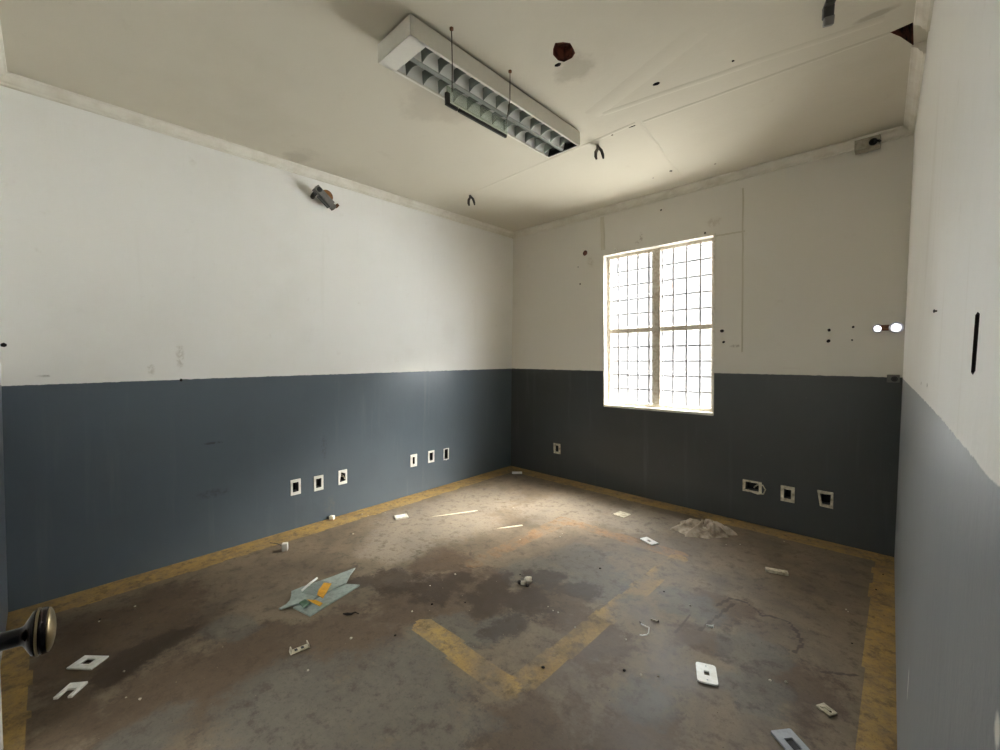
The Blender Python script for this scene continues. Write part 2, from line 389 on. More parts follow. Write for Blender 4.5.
rh.append(([(ua, z0 + .003), ((ua + ub) / 2, z0), (ub, z0 + .006), (ub, z1 - .004), ((ua + ub) / 2, z1), (ua, z1 - .003)], .03, True, 1))
for px, r in (((921, 383.5), .006), ((927, 385.5), .006)):
    u, z = RIGHT.hit(*px); rh.append((rough_circle(u, z, r, 6, .2), .01, True, 1))
white_spots = []
RB = []
for (pa, pb, r, rgb) in (((909, 664), (907, 703), .011, (240, 238, 232)), ((999, 715), (995, 748), .012, (228, 226, 216))):
    pa = RIGHT.P(*RIGHT.hit(*pa)); pb = RIGHT.P(*RIGHT.hit(*pb)); ln = (pa - pb).length
    RB.append((tuple((pa + pb) / 2), r, (1, 1, r * 2 / ln), rgb, .95))
M['wall_right'] = wall_material('right_wall_paint', (136, 140, 143), white=srgb(230, 229, 225), streak=.5, blobs=RB)
holed('wall_left', [(0, 0), (LEFT.L, 0), (LEFT.L, H), (0, H)], lh, LEFT.P, LEFT.normal, [M['wall_left'], M['darkcav']], .2, pz_left)
holed('wall_back', [(0, 0), (BACK.L, 0), (BACK.L, H), (0, H)], bh, BACK.P, BACK.normal, [M['wall_back'], M['darkcav'], M['trim'], M['cavity']], .2, pz_back)
holed('wall_right', [(0, 0), (RIGHT.L, 0), (RIGHT.L, H), (0, H)], rh, RIGHT.P, RIGHT.normal, [M['wall_right'], M['darkcav'], M['trim'], M['cavity']], .06, pz_right)
DX0, DX1, DZ = 1.27, 2.03, 2.1
holed('wall_front', [(0, 0), (DX0, 0), (DX0, DZ), (DX1, DZ), (DX1, 0), (FRONT.L, 0), (FRONT.L, H), (0, H)], [([(DX0, .001), (DX1, .001), (DX1, DZ), (DX0, DZ)], .15, False, 1)], FRONT.P, FRONT.normal, [M['wall_front'], M['trim']], .25, pz_front)

# ceiling with its broken-out openings
chole = [Ce(*p) for p in ((553, 49), (555, 43), (563, 42), (570, 43), (573, 48), (575, 53), (572, 58), (564, 62), (558, 60.5), (553, 55))]
ch = [([(p.x, p.y) for p in chole], .07, True, 1)]
cor = [Ce(*p) for p in ((897, 31), (903, 27), (912, 25), (914, 44), (906, 38))]
ch.append(([(3.335, -1.17), (3.41, -1.18), (3.415, -.98), (3.37, -1.10)], .10, True, 1))
for px, r, sx in (((631, 126), .018, 1.6), ((656, 84), .014, 1.4), ((612, 135), .007, 1), ((558, 64.5), .012, 1.5), ((671, 171), .012, 1), ((715, 164), .007, 1), ((653, 178), .006, 1), ((733, 61), .007, 1)):
    p = Ce(*px); ch.append((rough_circle(p.x, p.y, r, 8, .25, sx), .03, True, 2))
holed('ceiling', [(-.2, .2), (-.2, -4.2), (3.7, -4.2), (3.7, .2)], ch, lambda x, y: Vector((x, y, H)), lambda x, y: Vector((0, 0, -1)), [M['ceil'], M['cavity'], M['darkcav']], .25)

# floor: one slab with paint, stains, sun patch and shade band as painted masks
def seg_d(p, a, b):
    ab = Vector(b) - Vector(a); t = max(0, min(1, (p - Vector(a)).dot(ab) / ab.length_squared)); return (p - Vector(a) - ab * t).length
def blobs(lst): return [(F(px, py).to_2d(), r) for px, py, r in lst]
BRN = blobs([(120, 640, .38), (200, 685, .32), (60, 725, .16), (340, 640, .30), (470, 592, .34), (560, 600, .22), (405, 605, .2), (720, 605, .16), (800, 690, .2), (600, 640, .2), (160, 600, .2), (440, 560, .2), (530, 735, .2), (250, 640, .2), (700, 640, .12), (640, 740, .18)])
BLU = blobs([(300, 710, .3), (390, 690, .28), (445, 635, .2), (535, 572, .2), (580, 560, .24), (645, 700, .14), (690, 605, .14), (745, 650, .16), (755, 690, .14), (230, 625, .12), (500, 628, .14), (600, 585, .2), (430, 740, .2), (150, 740, .14)])
SHADE_DRK = blobs([(395, 582, .15), (430, 588, .13), (500, 588, .13), (545, 580, .12), (480, 600, .14), (530, 605, .14), (580, 590, .12), (360, 585, .08), (460, 578, .1), (510, 630, .12), (170, 640, .1), (130, 660, .12)])  # painted shade band in front of the sun patch, plus dark floor patches
SUN_PAL = blobs([(440, 520, .5), (480, 500, .4), (560, 510, .4), (400, 545, .3), (640, 520, .3)])  # painted sun patch: floor lightened where window light falls
SP = [F(*q).to_2d() for q in ((716, 606), (731, 598), (745, 602), (757, 610), (761, 616), (770, 616), (790, 622), (798, 634), (802, 645), (794, 652))]
SCR = list(zip(SP, SP[1:])) + [(F(700, 630).to_2d(), F(733, 604).to_2d()), (F(675, 632).to_2d(), F(690, 615).to_2d()), (F(823, 672).to_2d(), F(862, 676).to_2d())]
def add_floor():
    x0, x1, y0, y1, st = -.25, 3.62, -4.2, .2, .0125
    nx, ny = int((x1 - x0) / st), int((y1 - y0) / st); vs = []; fs = []; pa = []; di = []
    for j in range(ny + 1):
        for i in range(nx + 1):
            x, y = x0 + (x1 - x0) * i / nx, y0 + (y1 - y0) * j / ny; vs.append((x, y, 0)); p = Vector((x, y))
            q = Vector((x * 2.3, y * 2.3, 0)); wv = noise.noise(q); wv2 = noise.noise(q * 3.1 + Vector((5, 2, 1))); pw = p + Vector((wv, wv2)) * .10
            def fld(L):
                m = 0
                for c, r in L:
                    d = (pw - c).length_squared / (r * r)
                    if d < 2: m = max(m, 1 - d / 2)
                return m
            # painted border: distance to each wall line at floor level
            t = (y - .085) / (-4.09); xl = -.11 + .11 * t; xr = 3.384 + .061 * max(0, -y) / 4.0; yb = .085 - .097 * (x + .11) / 3.49
            je = .012 * wv2
            wl = .235 if y > -3.0 else .235 - .02 * (-3.0 - y); dl = x - xl; db = yb - y; dr = xr - x; df = y + 4.005
            yel = 0
            if dl < .205 + je or db < .19 + je - .03 * x / 3.4 or dr < .10 + je or df < .09 + je: yel = .95
            inner = 0
            for a, b, w, k in (((1.70, -2.58), (2.27, -2.60), .062, .92), ((2.29, -2.62), (2.325, -1.75), .062, .66), ((2.325, -1.75), (2.35, -1.0), .064, .84)):
                if seg_d(p, a, b) < w + je * .6: inner = max(inner, k)
            yel = max(yel, inner * (.68 + .6 * noise.noise(Vector((x * 4, y * 4, 3)))))
            ora = 0
            for a, b, w, k in (((1.40, -1.95), (1.41, -.98), .07, .55), ((1.40, -.95), (2.33, -.95), .07, .6)):
                d = seg_d(p, a, b)
                if d < w + je: ora = max(ora, k)
            ora = max(0, ora + .15 * wv)
            scr = min(seg_d(p, a_, b_) for a_, b_ in SCR) if (2.3 < x < 3.3 and -2.1 < y < -1.2) else 1
            pa.append((yel, fld(BRN), fld(BLU), 1)); di.append((max(fld(SHADE_DRK), .85 if scr < .009 else 0), ora, fld(SUN_PAL), 1))
    for j in range(ny):
        for i in range(nx):
            k = j * (nx + 1) + i; fs.append((k, k + 1, k + nx + 2, k + nx + 1))
    me = bpy.data.meshes.new('floor'); me.from_pydata(vs, [], fs); me.materials.append(M['floor'])
    for nm, dat in (('paint', pa), ('dirt', di)):  # 'dirt' also holds the painted shade band and sun patch
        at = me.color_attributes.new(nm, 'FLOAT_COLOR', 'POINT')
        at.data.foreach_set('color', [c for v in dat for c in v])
    o = bpy.data.objects.new('floor', me); COL.objects.link(o); struct(o)
add_floor()

# cornices: a stepped cove swept along the wall tops
PROF = [(0, 0), (.052, 0), (.050, .010), (.043, .012), (.030, .022), (.022, .038), (.012, .046), (.011, .056), (0, .06)]
def cornice(name, wall, u0, u1, cutends=(0, 0)):
    m = MB(); rings = []
    n = 24
    for i in range(n + 1):
        u = u0 + (u1 - u0) * i / n; nv = wall.normal(u, 2.7); nv.z = 0; nv.normalize(); ring = []
        for o_, d in PROF:
            p = wall.P(u, H - d - .0005) + nv * (o_ + .001); p += Vector((0, 0, .0025 * noise.noise(Vector((u * 1.5, 3, 7))))) if d else Vector(); ring.append(m.b.verts.new(p))
        rings.append(ring)
    for a, b in zip(rings, rings[1:]):
        for k in range(len(PROF)): m.b.faces.new((a[k], a[(k + 1) % len(PROF)], b[(k + 1) % len(PROF)], b[k]))
    m.b.faces.new(rings[0]); m.b.faces.new(rings[-1][::-1])
    return struct(m.build(name, M['cornice']))
cornice('trim_1', LEFT, 0, LEFT.L); cornice('trim_2', BACK, 0, BACK.L); cornice('trim_3', RIGHT, 0, .98); cornice('trim_4', RIGHT, 1.16, RIGHT.L); cornice('trim_5', FRONT, 0, FRONT.L)

# painted-over plaster seams on ceiling and back wall
def seam(name, a, b, w, h, n, mat):
    a, b, n = Vector(a), Vector(b), Vector(n); d = (b - a).normalized(); s_ = d.cross(n).normalized(); m = MB(); k = 14; prev = None
    for i in range(k + 1):
        p = a.lerp(b, i / k) + s_ * .004 * noise.noise(Vector((i * .7, w * 90, a.x))); ring = [m.b.verts.new(p + s_ * q * w / 2 + n * hh) for q, hh in ((-1, -.0005), (-.5, h), (.5, h), (1, -.0005))]
        if prev:
            for j in range(3): m.b.faces.new((prev[j], prev[j + 1], ring[j + 1], ring[j]))
        prev = ring
    return struct(m.build(name, mat, smooth=True))
nd = (0, 0, -1)
for i, (a, b, w) in enumerate((((603, 114), (884, 18.5), .05), ((643, 122), (890, 33), .03), ((465, 196), (636, 123), .035), ((640, 122), (681, 176), .02), ((592, 115), (700, 30), .12))):
    seam('trim_%d' % (6 + i), Ce(*a), Ce(*b), w, .0026, nd, M['ceil'])
for i, (a, b, w) in enumerate((((743, 188), (742, 352), .013), ((602, 217), (603, 250), .05), ((716, 236), (745, 231), .012))):
    a = BACK.P(*BACK.hit(*a)); b = BACK.P(*BACK.hit(*b)); o = seam('trim_%d' % (11 + i), a, b, w, .003, BACK.normal(1, 1.5), M['ceil'])

# ------------------------------------------------------------------ window
win = bpy.data.objects.new('window_1', None); COL.objects.link(win); win.matrix_world = wc; struct(win)
hw = ww / 2 - .004
z0, z1 = wz0 + .004, wz1 - .004; zm = z0 + (z1 - z0) * .495
fy = .06
MB().ring([(-hw, z0), (hw, z0), (hw, z1), (-hw, z1)], [(-hw + .03, z0 + .03), (hw - .03, z0 + .03), (hw - .03, z1 - .03), (-hw + .03, z1 - .03)], fy, fy + .04).build('window_frame', M['steelframe'], win, bevel=.002)
MB().box((0.0, fy + .012, (z0 + z1) / 2), (.080, .05, z1 - z0 - .06)).build('mullion', M['steelframe'], win, bevel=.003)
for sx in (-1, 1):
    cxx = sx * (hw - .03 + .029) / 2; wpan = hw - .03 - .029
    MB().box((cxx, fy + .012, zm), (wpan, .045, .045)).build('transom', M['steelframe'], win, bevel=.003)
    for (a, b) in ((z0 + .03, zm - .0225), (zm + .0225, z1 - .03)):
        MB().box((cxx, fy + .034, (a + b) / 2), (wpan, .004, b - a)).build('pane', M['glass'], win)
        hb = (b - a) / 5
        for k in range(1, 5): MB().box((cxx, fy - .004, a + hb * k), (wpan, .008, .014)).build('grille_bar', M['bar'], win)
        nv = 4 if sx < 0 else 4
        for k in ((.21, .44, .67, .91) if sx < 0 else (.06, .29, .55, .81)): MB().box((cxx - wpan / 2 + wpan * k, fy - .011, (a + b) / 2), (.017, .006, b - a)).build('grille_bar', M['bar'], win)
    # tilted top-hung sash outside the grille, with its stay
    R_ = Matrix.Rotation(math.radians(14), 3, 'X'); a, b = zm + .03, z1 - .05; hs = b - a; sw = wpan / 2 - .006
    m = MB()
    def sp(x, z): return Vector((cxx + x, fy + .075, b)) + R_ @ Vector((0, 0, z))
    m.tube([sp(-sw, 0), sp(sw, 0)], .007, 6).tube([sp(-sw, -hs), sp(sw, -hs)], .009, 6).tube([sp(-sw, 0), sp(-sw, -hs)], .007, 6).tube([sp(sw, 0), sp(sw, -hs)], .007, 6).tube([sp(-sw, -hs * .16), sp(sw, -hs * .16)], .009, 6).tube([sp(-sw, -hs * .52), sp(sw, -hs * .52)], .006, 6)
    m.build('sash', M['bar'], win)
    MB().tube([(cxx - sw * .8, fy + .06, b - hs * .2), (cxx - sw * .6, fy + .07, b - hs * .5)], .004, 6).build('stay_arm', M['rust'], win)
    MB().tube([(cxx - wpan / 2, fy + .09, z0 + (zm - z0) * .46), (cxx + wpan / 2, fy + .09, z0 + (zm - z0) * .46)], .005, 6).build('sash_rail', M['bar'], win)
MB().prism([(-ww / 2 - .008, -.006), (ww / 2 + .008, -.006), (ww / 2 + .008, .05), (-ww / 2 - .008, .05)], wz0 - .02, wz0 + .004).build('sill', M['trim'], win, bevel=.003)
MB().ring([(-ww / 2 - .014, wz0 - .012), (ww / 2 + .010, wz0 - .012), (ww / 2 + .010, wz1 + .014), (-ww / 2 - .014, wz1 + .014)], [(-ww / 2, wz0), (ww / 2 - .001, wz0), (ww / 2 - .001, wz1), (-ww / 2, wz1)], -.007, .02).build('reveal_edge', M['trim'], win, bevel=.002)

# ------------------------------------------------------------------ front door: leaf folded back against the front wall, frame of its doorway
door = bpy.data.objects.new('door_1', None); COL.objects.link(door); door.location = (2.05, -3.965, 0); struct(door)
MB().box((.40, 0, 1.045), (.80, .036, 2.07)).build('leaf', M['doorpaint'], door, bevel=.002)
for zz in (.25, 1.05, 1.85): MB().tube([(-.006, .02, zz - .045), (-.006, .02, zz + .045)], .007, 8).build('hinge', M['rod'], door)
kc = Vector((2.775, -3.848, 1.052)) - Vector((2.05, -3.965, 0))
ax = Vector((.11, .99, -.02)).normalized(); sx_ = ax.orthogonal().normalized(); sy_ = ax.cross(sx_)
AX = Matrix(((sx_.x, sy_.x, ax.x, kc.x), (sx_.y, sy_.y, ax.y, kc.y), (sx_.z, sy_.z, ax.z, kc.z), (0, 0, 0, 1))) @ Matrix.Diagonal((.8, .8, .66, 1))
kn = MB().lathe([(.0105, -.12), (.0105, -.019), (.012, -.015), (.019, -.0105), (.0255, -.006), (.0275, -.001)], 32, AX).build('door_knob', M['knobdark'], door, smooth=True)
MB().lathe([(.0265, -.0012), (.0285, -.0006), (.0285, .0012), (.0265, .0020)], 40, AX).build('ring', M['brass'], kn, smooth=True)
MB().lathe([(.0262, .0018), (.0272, .003), (.0276, .006), (.0270, .0095), (.0255, .0108)], 40, AX).build('band', M['knobdark'], kn, smooth=True)
MB().lathe([(.0255, .0106), (.0262, .0114), (.0258, .0125), (.024, .0140), (.020, .0160), (.013, .0178), (.006, .0187), (.001, .0190)], 40, AX).build('cap', M['brass'], kn, smooth=True)
MB().lathe([(.028, -.105), (.028, -.101), (.022, -.098), (.012, -.097)], 32, AX).build('rose', M['brass'], kn, smooth=True)
def casing(name, c, size): return struct(MB().box(c, size).build(name, M['doorpaint'], bevel=.003))
casing('trim_14', (1.225, -3.9905, 1.07), (.075, .044, 2.14)); casing('trim_15', (1.65, -3.985, 2.14), (.92, .05, .07))

# unseen hall box added behind the doorway to hold back daylight
def slab(name, c, size, mat): return struct(MB().box(c, size).build(name, mat))
slab('unseen_hall_wall', (1.6, -6.2, 1.25), (3.4, .1, 3.1), M['trim'])
slab('unseen_hall_wall_left', (-.05, -5.2, 1.25), (.1, 2.1, 3.1), M['trim']); slab('unseen_hall_wall_right', (3.25, -5.2, 1.25), (.1, 2.1, 3.1), M['trim'])
slab('unseen_hall_floor', (1.6, -5.2, -.06), (3.4, 2.1, .1), M['ground']); slab('unseen_hall_ceiling', (1.6, -5.2, 2.75), (3.4, 2.1, .1), M['trim'])

# ------------------------------------------------------------------ ceiling light
fx0, fx1, fy0, fy1, fz0, fz1 = 1.605, 1.860, -2.742, -1.432, 2.700, 2.787
fix = thing('ceiling_light', 'long white louvered fluorescent fixture fixed to the ceiling', 'ceiling light', ((fx0 + fx1) / 2, (fy0 + fy1) / 2, fz0))
hx, hy, hh = (fx1 - fx0) / 2, (fy1 - fy0) / 2, fz1 - fz0
m = MB(); tk = .004
m.box((0, 0, hh - tk / 2), (2 * hx, 2 * hy, tk)).box((-hx + tk / 2, 0, hh / 2), (tk, 2 * hy, hh)).box((hx - tk / 2, 0, hh / 2), (tk, 2 * hy, hh)).box((0, -hy + tk / 2, hh / 2), (2 * hx, tk, hh)).box((0, hy - tk / 2, hh / 2), (2 * hx, tk, hh))
m.box((-hx + .007, 0, .001), (.014, 2 * hy, .002)).box((hx - .007, 0, .001), (.014, 2 * hy, .002)).box((0, hy - .006, .001), (2 * hx, .012, .002))
m.build('housing', M['enamel'], fix, bevel=.002)
MB().box((0, -hy + .045, .004), (2 * hx - .01, .09, .008)).build('end_panel', M['enamel'], fix, bevel=.002)
MB().box((0, hy - .012, .03), (2 * hx - .02, .012, .05)).build('end_cap', M['black'], fix)
MB().prism([(-.012, -hy + .09), (.012, -hy + .09), (.012, hy - .02), (-.012, hy - .02)], .003, .012).build('spine', M['spine'], fix, bevel=.002)
y0, y1 = -hy + .09, hy - .02
for sx in (-1, 1):
    xa, xb = sx * .012, sx * (hx - .014); xm = (xa + xb) / 2
    m = MB(); P_ = []
    for k in range(9):                                       # parabolic trough
        tt = k / 8; x = xa + (xb - xa) * tt; zc = .008 + .075 * (1 - (2 * tt - 1) ** 4) * (1 if 0 < k < 8 else 0); P_.append((x, zc))
    rows = [[m.b.verts.new((x, y, zc)) for x, zc in P_] for y in (y0, y1)]
    for k in range(8): m.b.faces.new((rows[0][k], rows[0][k + 1], rows[1][k + 1], rows[1][k]))
    m.build('reflector', M['mirror'], fix, smooth=True)
    nb = 12
    for k in range(nb):
        yk = y0 + (y1 - y0) * (k + .55) / nb; m = MB(); xl, xr = xa, xb
        # v-shaped cross blade: wide at the top, sharp below, waisted towards the middle
        secs = []
        for q in range(7):
            tt = q / 6; x = xl + (xr - xl) * tt; lo = .006 + .016 * math.sin(math.pi * tt); hi = .058
            secs.append([m.b.verts.new((x, yk - .0015, lo)), m.b.verts.new((x, yk + .0015, lo)), m.b.verts.new((x, yk + .016, hi)), m.b.verts.new((x, yk - .016, hi))])
        for s0, s1 in zip(secs, secs[1:]):
            for j in range(4): m.b.faces.new((s0[j], s0[(j + 1) % 4], s1[(j + 1) % 4], s1[j]))
        m.b.faces.new(secs[0]); m.b.faces.new(secs[-1][::-1])
        m.build('blade', M['blade'], fix, smooth=False)
    for yy in (y1 - .02,): MB().box((xm, yy, .05), (.03, .02, .05)).build('lampholder', M['black'] if yy > 0 else M['plastic'], fix)

for yy in (-.5, 0, .5): MB().box((0, yy, hh + .006), (.10, .06, .012)).build('mounting_pad', M['dgrey'], fix)
# hanging acrylic sign on two rods
sg = thing('hanging_sign', 'clear acrylic sign panel with dark lower rail hung on two thin rods', 'hanging sign', (1.912, -2.39, 2.45))
MB().box((0, 0, .048), (.006, .395, .072)).build('panel', M['acrylic'], sg)
MB().box((0, .03, .006), (.014, .32, .014)).build('rail', M['black'], sg, bevel=.002)
MB().box((0, -.165, .006), (.014, .055, .014)).build('rail', M['black'], sg, bevel=.002)
MB().prism([(-.008, -.205), (.008, -.205), (.008, -.185), (-.008, -.185)], 0, .055).build('end_bracket', M['black'], sg, bevel=.002)
for yy in (-.168, .222):
    y_ = min(yy, .19)
    r = MB().tube([(0, y_, .07), (.001, yy * .99, .2), (0, yy, H - 2.45)], .0022, 8).build('rod', M['rod'], sg)
    MB().lathe([(.004, H - 2.45 - .012), (.009, H - 2.45 - .008), (.009, H - 2.45)], 12, Matrix.Translation((0, yy, 0))).build('hook', M['rust'], r)

# ------------------------------------------------------------------ sockets
def frame_poly(w, h, skew=0): return [(-w / 2 + skew, -h / 2), (w / 2, -h / 2), (w / 2, h / 2), (-w / 2 - skew, h / 2)]
def socket(wall, px, w, h, ow, oh, label, group, broken=0, mat=None, tint=None):
    u, z = wall.hit(*px); s = thing('socket_box', label, 'wall socket', group=group, mw=wall.frame(u, z))
    o = frame_poly(w, h); i = frame_poly(ow, oh)
    if broken == 1: i = [(-ow / 2, -oh / 2), (ow / 2, -oh / 2 + .006), (ow / 2 - .004, oh / 2 - .012), (-ow / 2 + .012, oh / 2 + .004)]
    if broken == 2: o = [(-w / 2 + .018, -h / 2), (w / 2, -h / 2 - .004), (w / 2, h / 2), (-w / 2, h / 2)]; i = [(-ow / 2 + .014, -oh / 2), (ow / 2, -oh / 2), (ow / 2 + .004, oh / 2), (-ow / 2, oh / 2 - .004)]
    MB().ring(o, i, -.006, .004).build('frame', mat or M['plastic'], s, bevel=.0025)
    MB().ring(frame_poly(ow + .004, oh + .004), frame_poly(ow - .004, oh - .004), .004, .055).build('back_box', M['black'], s)
    for sz in (-1, 1):
        MB().prism([(-.009, sz * (oh / 2 + .006) - .0055), (.009, sz * (oh / 2 + .006) - .0055), (.006, sz * (oh / 2 + .006) + .0055), (-.006, sz * (oh / 2 + .006) + .0055)], 0, .003, lambda p: Vector((p.x, -.004 - p.z, p.y))).build('lug', mat or M['plastic'], s)
    if broken == 1:
        for k in range(2): MB().tube([(-.02 + .02 * k, .03, .02), (-.012 + .018 * k, -.004, .012), (.004 + .01 * k, -.012, .004 - .02 * k), (.014 + .006 * k, -.006, -.02)], .0025, 6).build('wire', M['aged'], s)
    return s
LL = ['white socket frame with dark square opening, farthest left on the blue left wall', 'white socket frame in the middle of the left trio on the blue wall', 'chipped white socket frame with loose wires showing, rightmost of the left trio',
      'white socket frame with narrow slit opening, left of the trio nearest the corner', 'white socket frame in the middle of the trio near the far corner', 'socket frame with tall dark opening, nearest the corner on the left wall']
for k, (a, l) in enumerate(zip(SOCK_L, LL)): socket(LEFT, a[0], *a[1:], l, 'sockets low on the left wall', broken=1 if k == 2 else 0)
LB = ['small lone cream socket frame on the dark wall left of the window', 'wide horizontal socket frame with a cable loop hanging out', 'upright cream socket frame in the middle of the three below right of the window', 'crooked cream socket frame with large dark opening, nearest the right corner']
sb = []
for k, (a, l) in enumerate(zip(SOCK_B, LB)): sb.append(socket(BACK, a[0], *a[1:], l, 'sockets low on the back wall', broken=2 if k == 3 else 0, mat=M['aged']))
loop = [(.01, .02, -.01), (.02, -.012, .005), (.045, -.03, .03), (.082, -.032, .034), (.100, -.03, .002), (.086, -.03, -.034), (.045, -.026, -.044), (.01, -.02, -.04), (-.02, -.014, -.03), (-.052, -.01, -.035)]
MB().tube(loop, .005, 8).build('cable', M['aged'], sb[1], smooth=True)

# ------------------------------------------------------------------ fittings left on walls and ceiling
u, z = LEFT.hit(320, 199)
br = thing('sensor_mount', 'grey sensor mount with brown disc sticking out high on the left wall', 'wall mount', mw=LEFT.frame(u, z))
TR = Matrix.Translation((0, -.07, 0)) @ Matrix.Rotation(math.radians(38), 4, 'Y')
def trp(m): 
    for v in m.b.verts: v.co = TR @ v.co
    return m
trp(MB().box((-.005, 0, 0), (.165, .05, .052))).build('body', M['grey'], br, bevel=.004)
trp(MB().box((.092, .002, -.004), (.035, .045, .04))).build('front_block', M['grey'], br, bevel=.004)
trp(MB().box((.02, .003, -.032), (.11, .036, .014))).build('lower_rail', M['dgrey'], br, bevel=.002)
trp(MB().lathe([(.019, -.0005), (.019, .004), (.013, .005), (.012, .001)], 20, Matrix.Translation((-.060, -.026, .0)) @ Matrix.Rotation(math.pi / 2, 4, 'X'))).build('eye', M['black'], br)
MB().lathe([(.05, .0), (.05, .012), (.044, .016)], 28, Matrix.Translation((.045, -.012, .028)) @ Matrix.Rotation(math.pi / 2, 4, 'X')).build('disc', M['ply'], br)
MB().tube([(-.06, .0, .0), (-.066, -.035, .006), (-.062, -.075, .02)], .017, 10).build('arm', M['dgrey'], br, smooth=True)
MB().box((.108, -.06, -.040), (.022, .03, .03), Matrix.Rotation(math.radians(38), 3, 'Y')).build('connector', M['rust'], br, bevel=.003)

def wires(px, label):
    p = Ce(*px); t_ = thing('cable_stub', label, 'cable', p, 0, 'cable ends hanging from the ceiling')
    s = 1.0
    MB().tube([(0, 0, 0), (.004, .004, -.02), (-.006, -.006, -.045), (-.007, -.007, -.075), (-.002, -.003, -.095)], [.008, .011, .012, .011, .007], 8).build('wire', M['copper'], t_, smooth=True)
    MB().tube([(.004, .002, 0), (.010, .010, -.018), (.022, .020, -.035), (.029, .028, -.065), (.032, .031, -.09)], [.007, .010, .011, .011, .006], 8).build('wire', M['black'], t_, smooth=True)
    return t_
wires((597, 145.5), 'pair of frayed dark cable ends hanging from the ceiling by the fixture end')
wires((469.5, 195), 'pair of dark cable ends hanging from the ceiling above the far left corner')

p = Ce(829, 3)
cl = thing('ceiling_clip', 'dark grey two-piece clip hanging from the ceiling near the right wall', 'clip', p, math.radians(20))
MB().box((0, .0, -.008), (.035, .06, .016)).build('base', M['dgrey'], cl, bevel=.003)
MB().box((0, .010, -.030), (.038, .03, .045), Matrix.Rotation(.2, 3, 'X')).build('upper_link', M['dgrey'], cl, bevel=.004)
MB().box((.004, .018, -.062), (.036, .028, .035), Matrix.Rotation(.35, 3, 'X')).build('lower_link', M['grey'], cl, bevel=.004)

u, z = BACK.hit(869, 143); z = min(z, H - .062)
sb_ = thing('sensor_box', 'small pale box with black socket under the cornice in the right corner', 'wall box', mw=BACK.frame(u, z, .014))
MB().box((-.005, -.03, 0), (.13, .075, .07)).build('case', M['casegrey'], sb_, bevel=.004)
MB().lathe([(.022, 0), (.022, .012), (.015, .014), (.014, .004)], 20, Matrix.Translation((.025, -.066, -.006)) @ Matrix.Rotation(math.pi / 2, 4, 'X')).build('socket', M['black'], sb_, smooth=True)
MB().tube([(.03, -.072, -.004), (.055, -.085, -.012), (.06, -.082, -.022)], .008, 8).build('plug', M['black'], sb_, smooth=True)

u, z = BACK.hit(886, 328.5)
em = thing('emergency_light', 'twin-headed emergency light glowing on the back wall beside the right corner', 'wall lamp', mw=BACK.frame(u, z))
MB().box((0.0, -.022, .004), (.09, .042, .036)).build('body', M['rust'], em, bevel=.006)
for sx, r, yy in ((-1, .028, -.03), (1, .036, -.055)):
    A_ = Matrix.Translation((sx * .042 + (.006 if sx > 0 else 0), yy, 0)) @ Matrix.Rotation(math.pi / 2, 4, 'X') @ Matrix.Rotation(.25, 4, 'Y')
    h_ = MB().lathe([(r * .35, -.03), (r * .75, -.018), (r, .004), (r * 1.02, .012), (r * .92, .013), (r * .68, .009)], 28, A_).build('lamp_head', M['lgrey'], em, smooth=True)
    MB().lathe([(r * .66, .008), (r * .6, .016), (r * .42, .022), (r * .15, .025), (.001, .0255)], 28, A_).build('lamp_lens', M['lamp'], h_, smooth=True)

u, z = BACK.hit(896.5, 378.5); u = min(u, BACK.L - .045)
jb = thing('junction_box', 'small grey junction box tucked in the right corner at the paint line', 'junction box', mw=BACK.frame(u, z, .001))
MB().box((0, -.022, 0), (.062, .042, .05)).build('case', M['grey'], jb, bevel=.003)
MB().lathe([(.017, 0), (.017, .004), (.012, .005), (.011, .001)], 18, Matrix.Translation((.006, -.043, -.002)) @ Matrix.Rotation(math.pi / 2, 4, 'X')).build('knockout', M['black'], jb)

u, z = BACK.hit(791, 374)
cp = MB().prism([(-.052, -.045), (.052, -.045), (.052, .045), (-.052, .045)], 0, .004, lambda q: Vector((q.x, -q.z, q.y))).build('cover_plate', M['wall_back'], bevel=.0015)
cp.matrix_world = BACK.frame(u, z, .0003)
at = cp.data.attributes.new('dado', 'FLOAT', 'POINT')
for i, v in enumerate(cp.data.vertices): at.data[i].value = pz_back(u) - (z + v.co.z)
tag(cp, 'square cover plate painted over half white half dark on the back wall', 'cover plate')

u, z = RIGHT.hit(937, 311)
sc = thing('wall_screw', 'small dark screw stub sticking out of the white right wall', 'screw', mw=RIGHT.frame(u, z))
MB().tube([(0, .01, 0), (0, -.004, 0)], .0022, 8).build('shank', M['rod'], sc)
MB().lathe([(.0042, 0), (.0042, .002), (.002, .003)], 12, Matrix.Translation((0, -.004, 0)) @ Matrix.Rotation(math.pi / 2, 4, 'X')).build('head', M['dgrey'], sc)

# ------------------------------------------------------------------ rubbish on the floor
def lie(name, label, cat, px, rot, group=None, z=.0005):
    p = F(*px); return thing(name, label, cat, (p.x, p.y, z), math.radians(rot), group)
def lay(o, m, name, mat, bevel=.0015, **k): return m.build(name, mat, o, bevel=bevel, **k)
def ring_xy(outer, inner, z0_, z1_):
    m = MB(); m.ring(outer, inner, z0_, z1_)
    for v in m.b.verts: v.co = Vector((v.co.x, v.co.z, v.co.y))
    return m
def rc(w, h): return [(-w / 2, -h / 2), (w / 2, -h / 2), (w / 2, h / 2), (-w / 2, h / 2)]
def rp(w, h, r=.008, n=4):
    out = []
    for cx_, cy_, a0 in ((w / 2 - r, -h / 2 + r, -90), (w / 2 - r, h / 2 - r, 0), (-w / 2 + r, h / 2 - r, 90), (-w / 2 + r, -h / 2 + r, 180)):
        for k in range(n + 1): a = math.radians(a0 + 90 * k / n); out.append((cx_ + r * math.cos(a), cy_ + r * math.sin(a)))
    return out
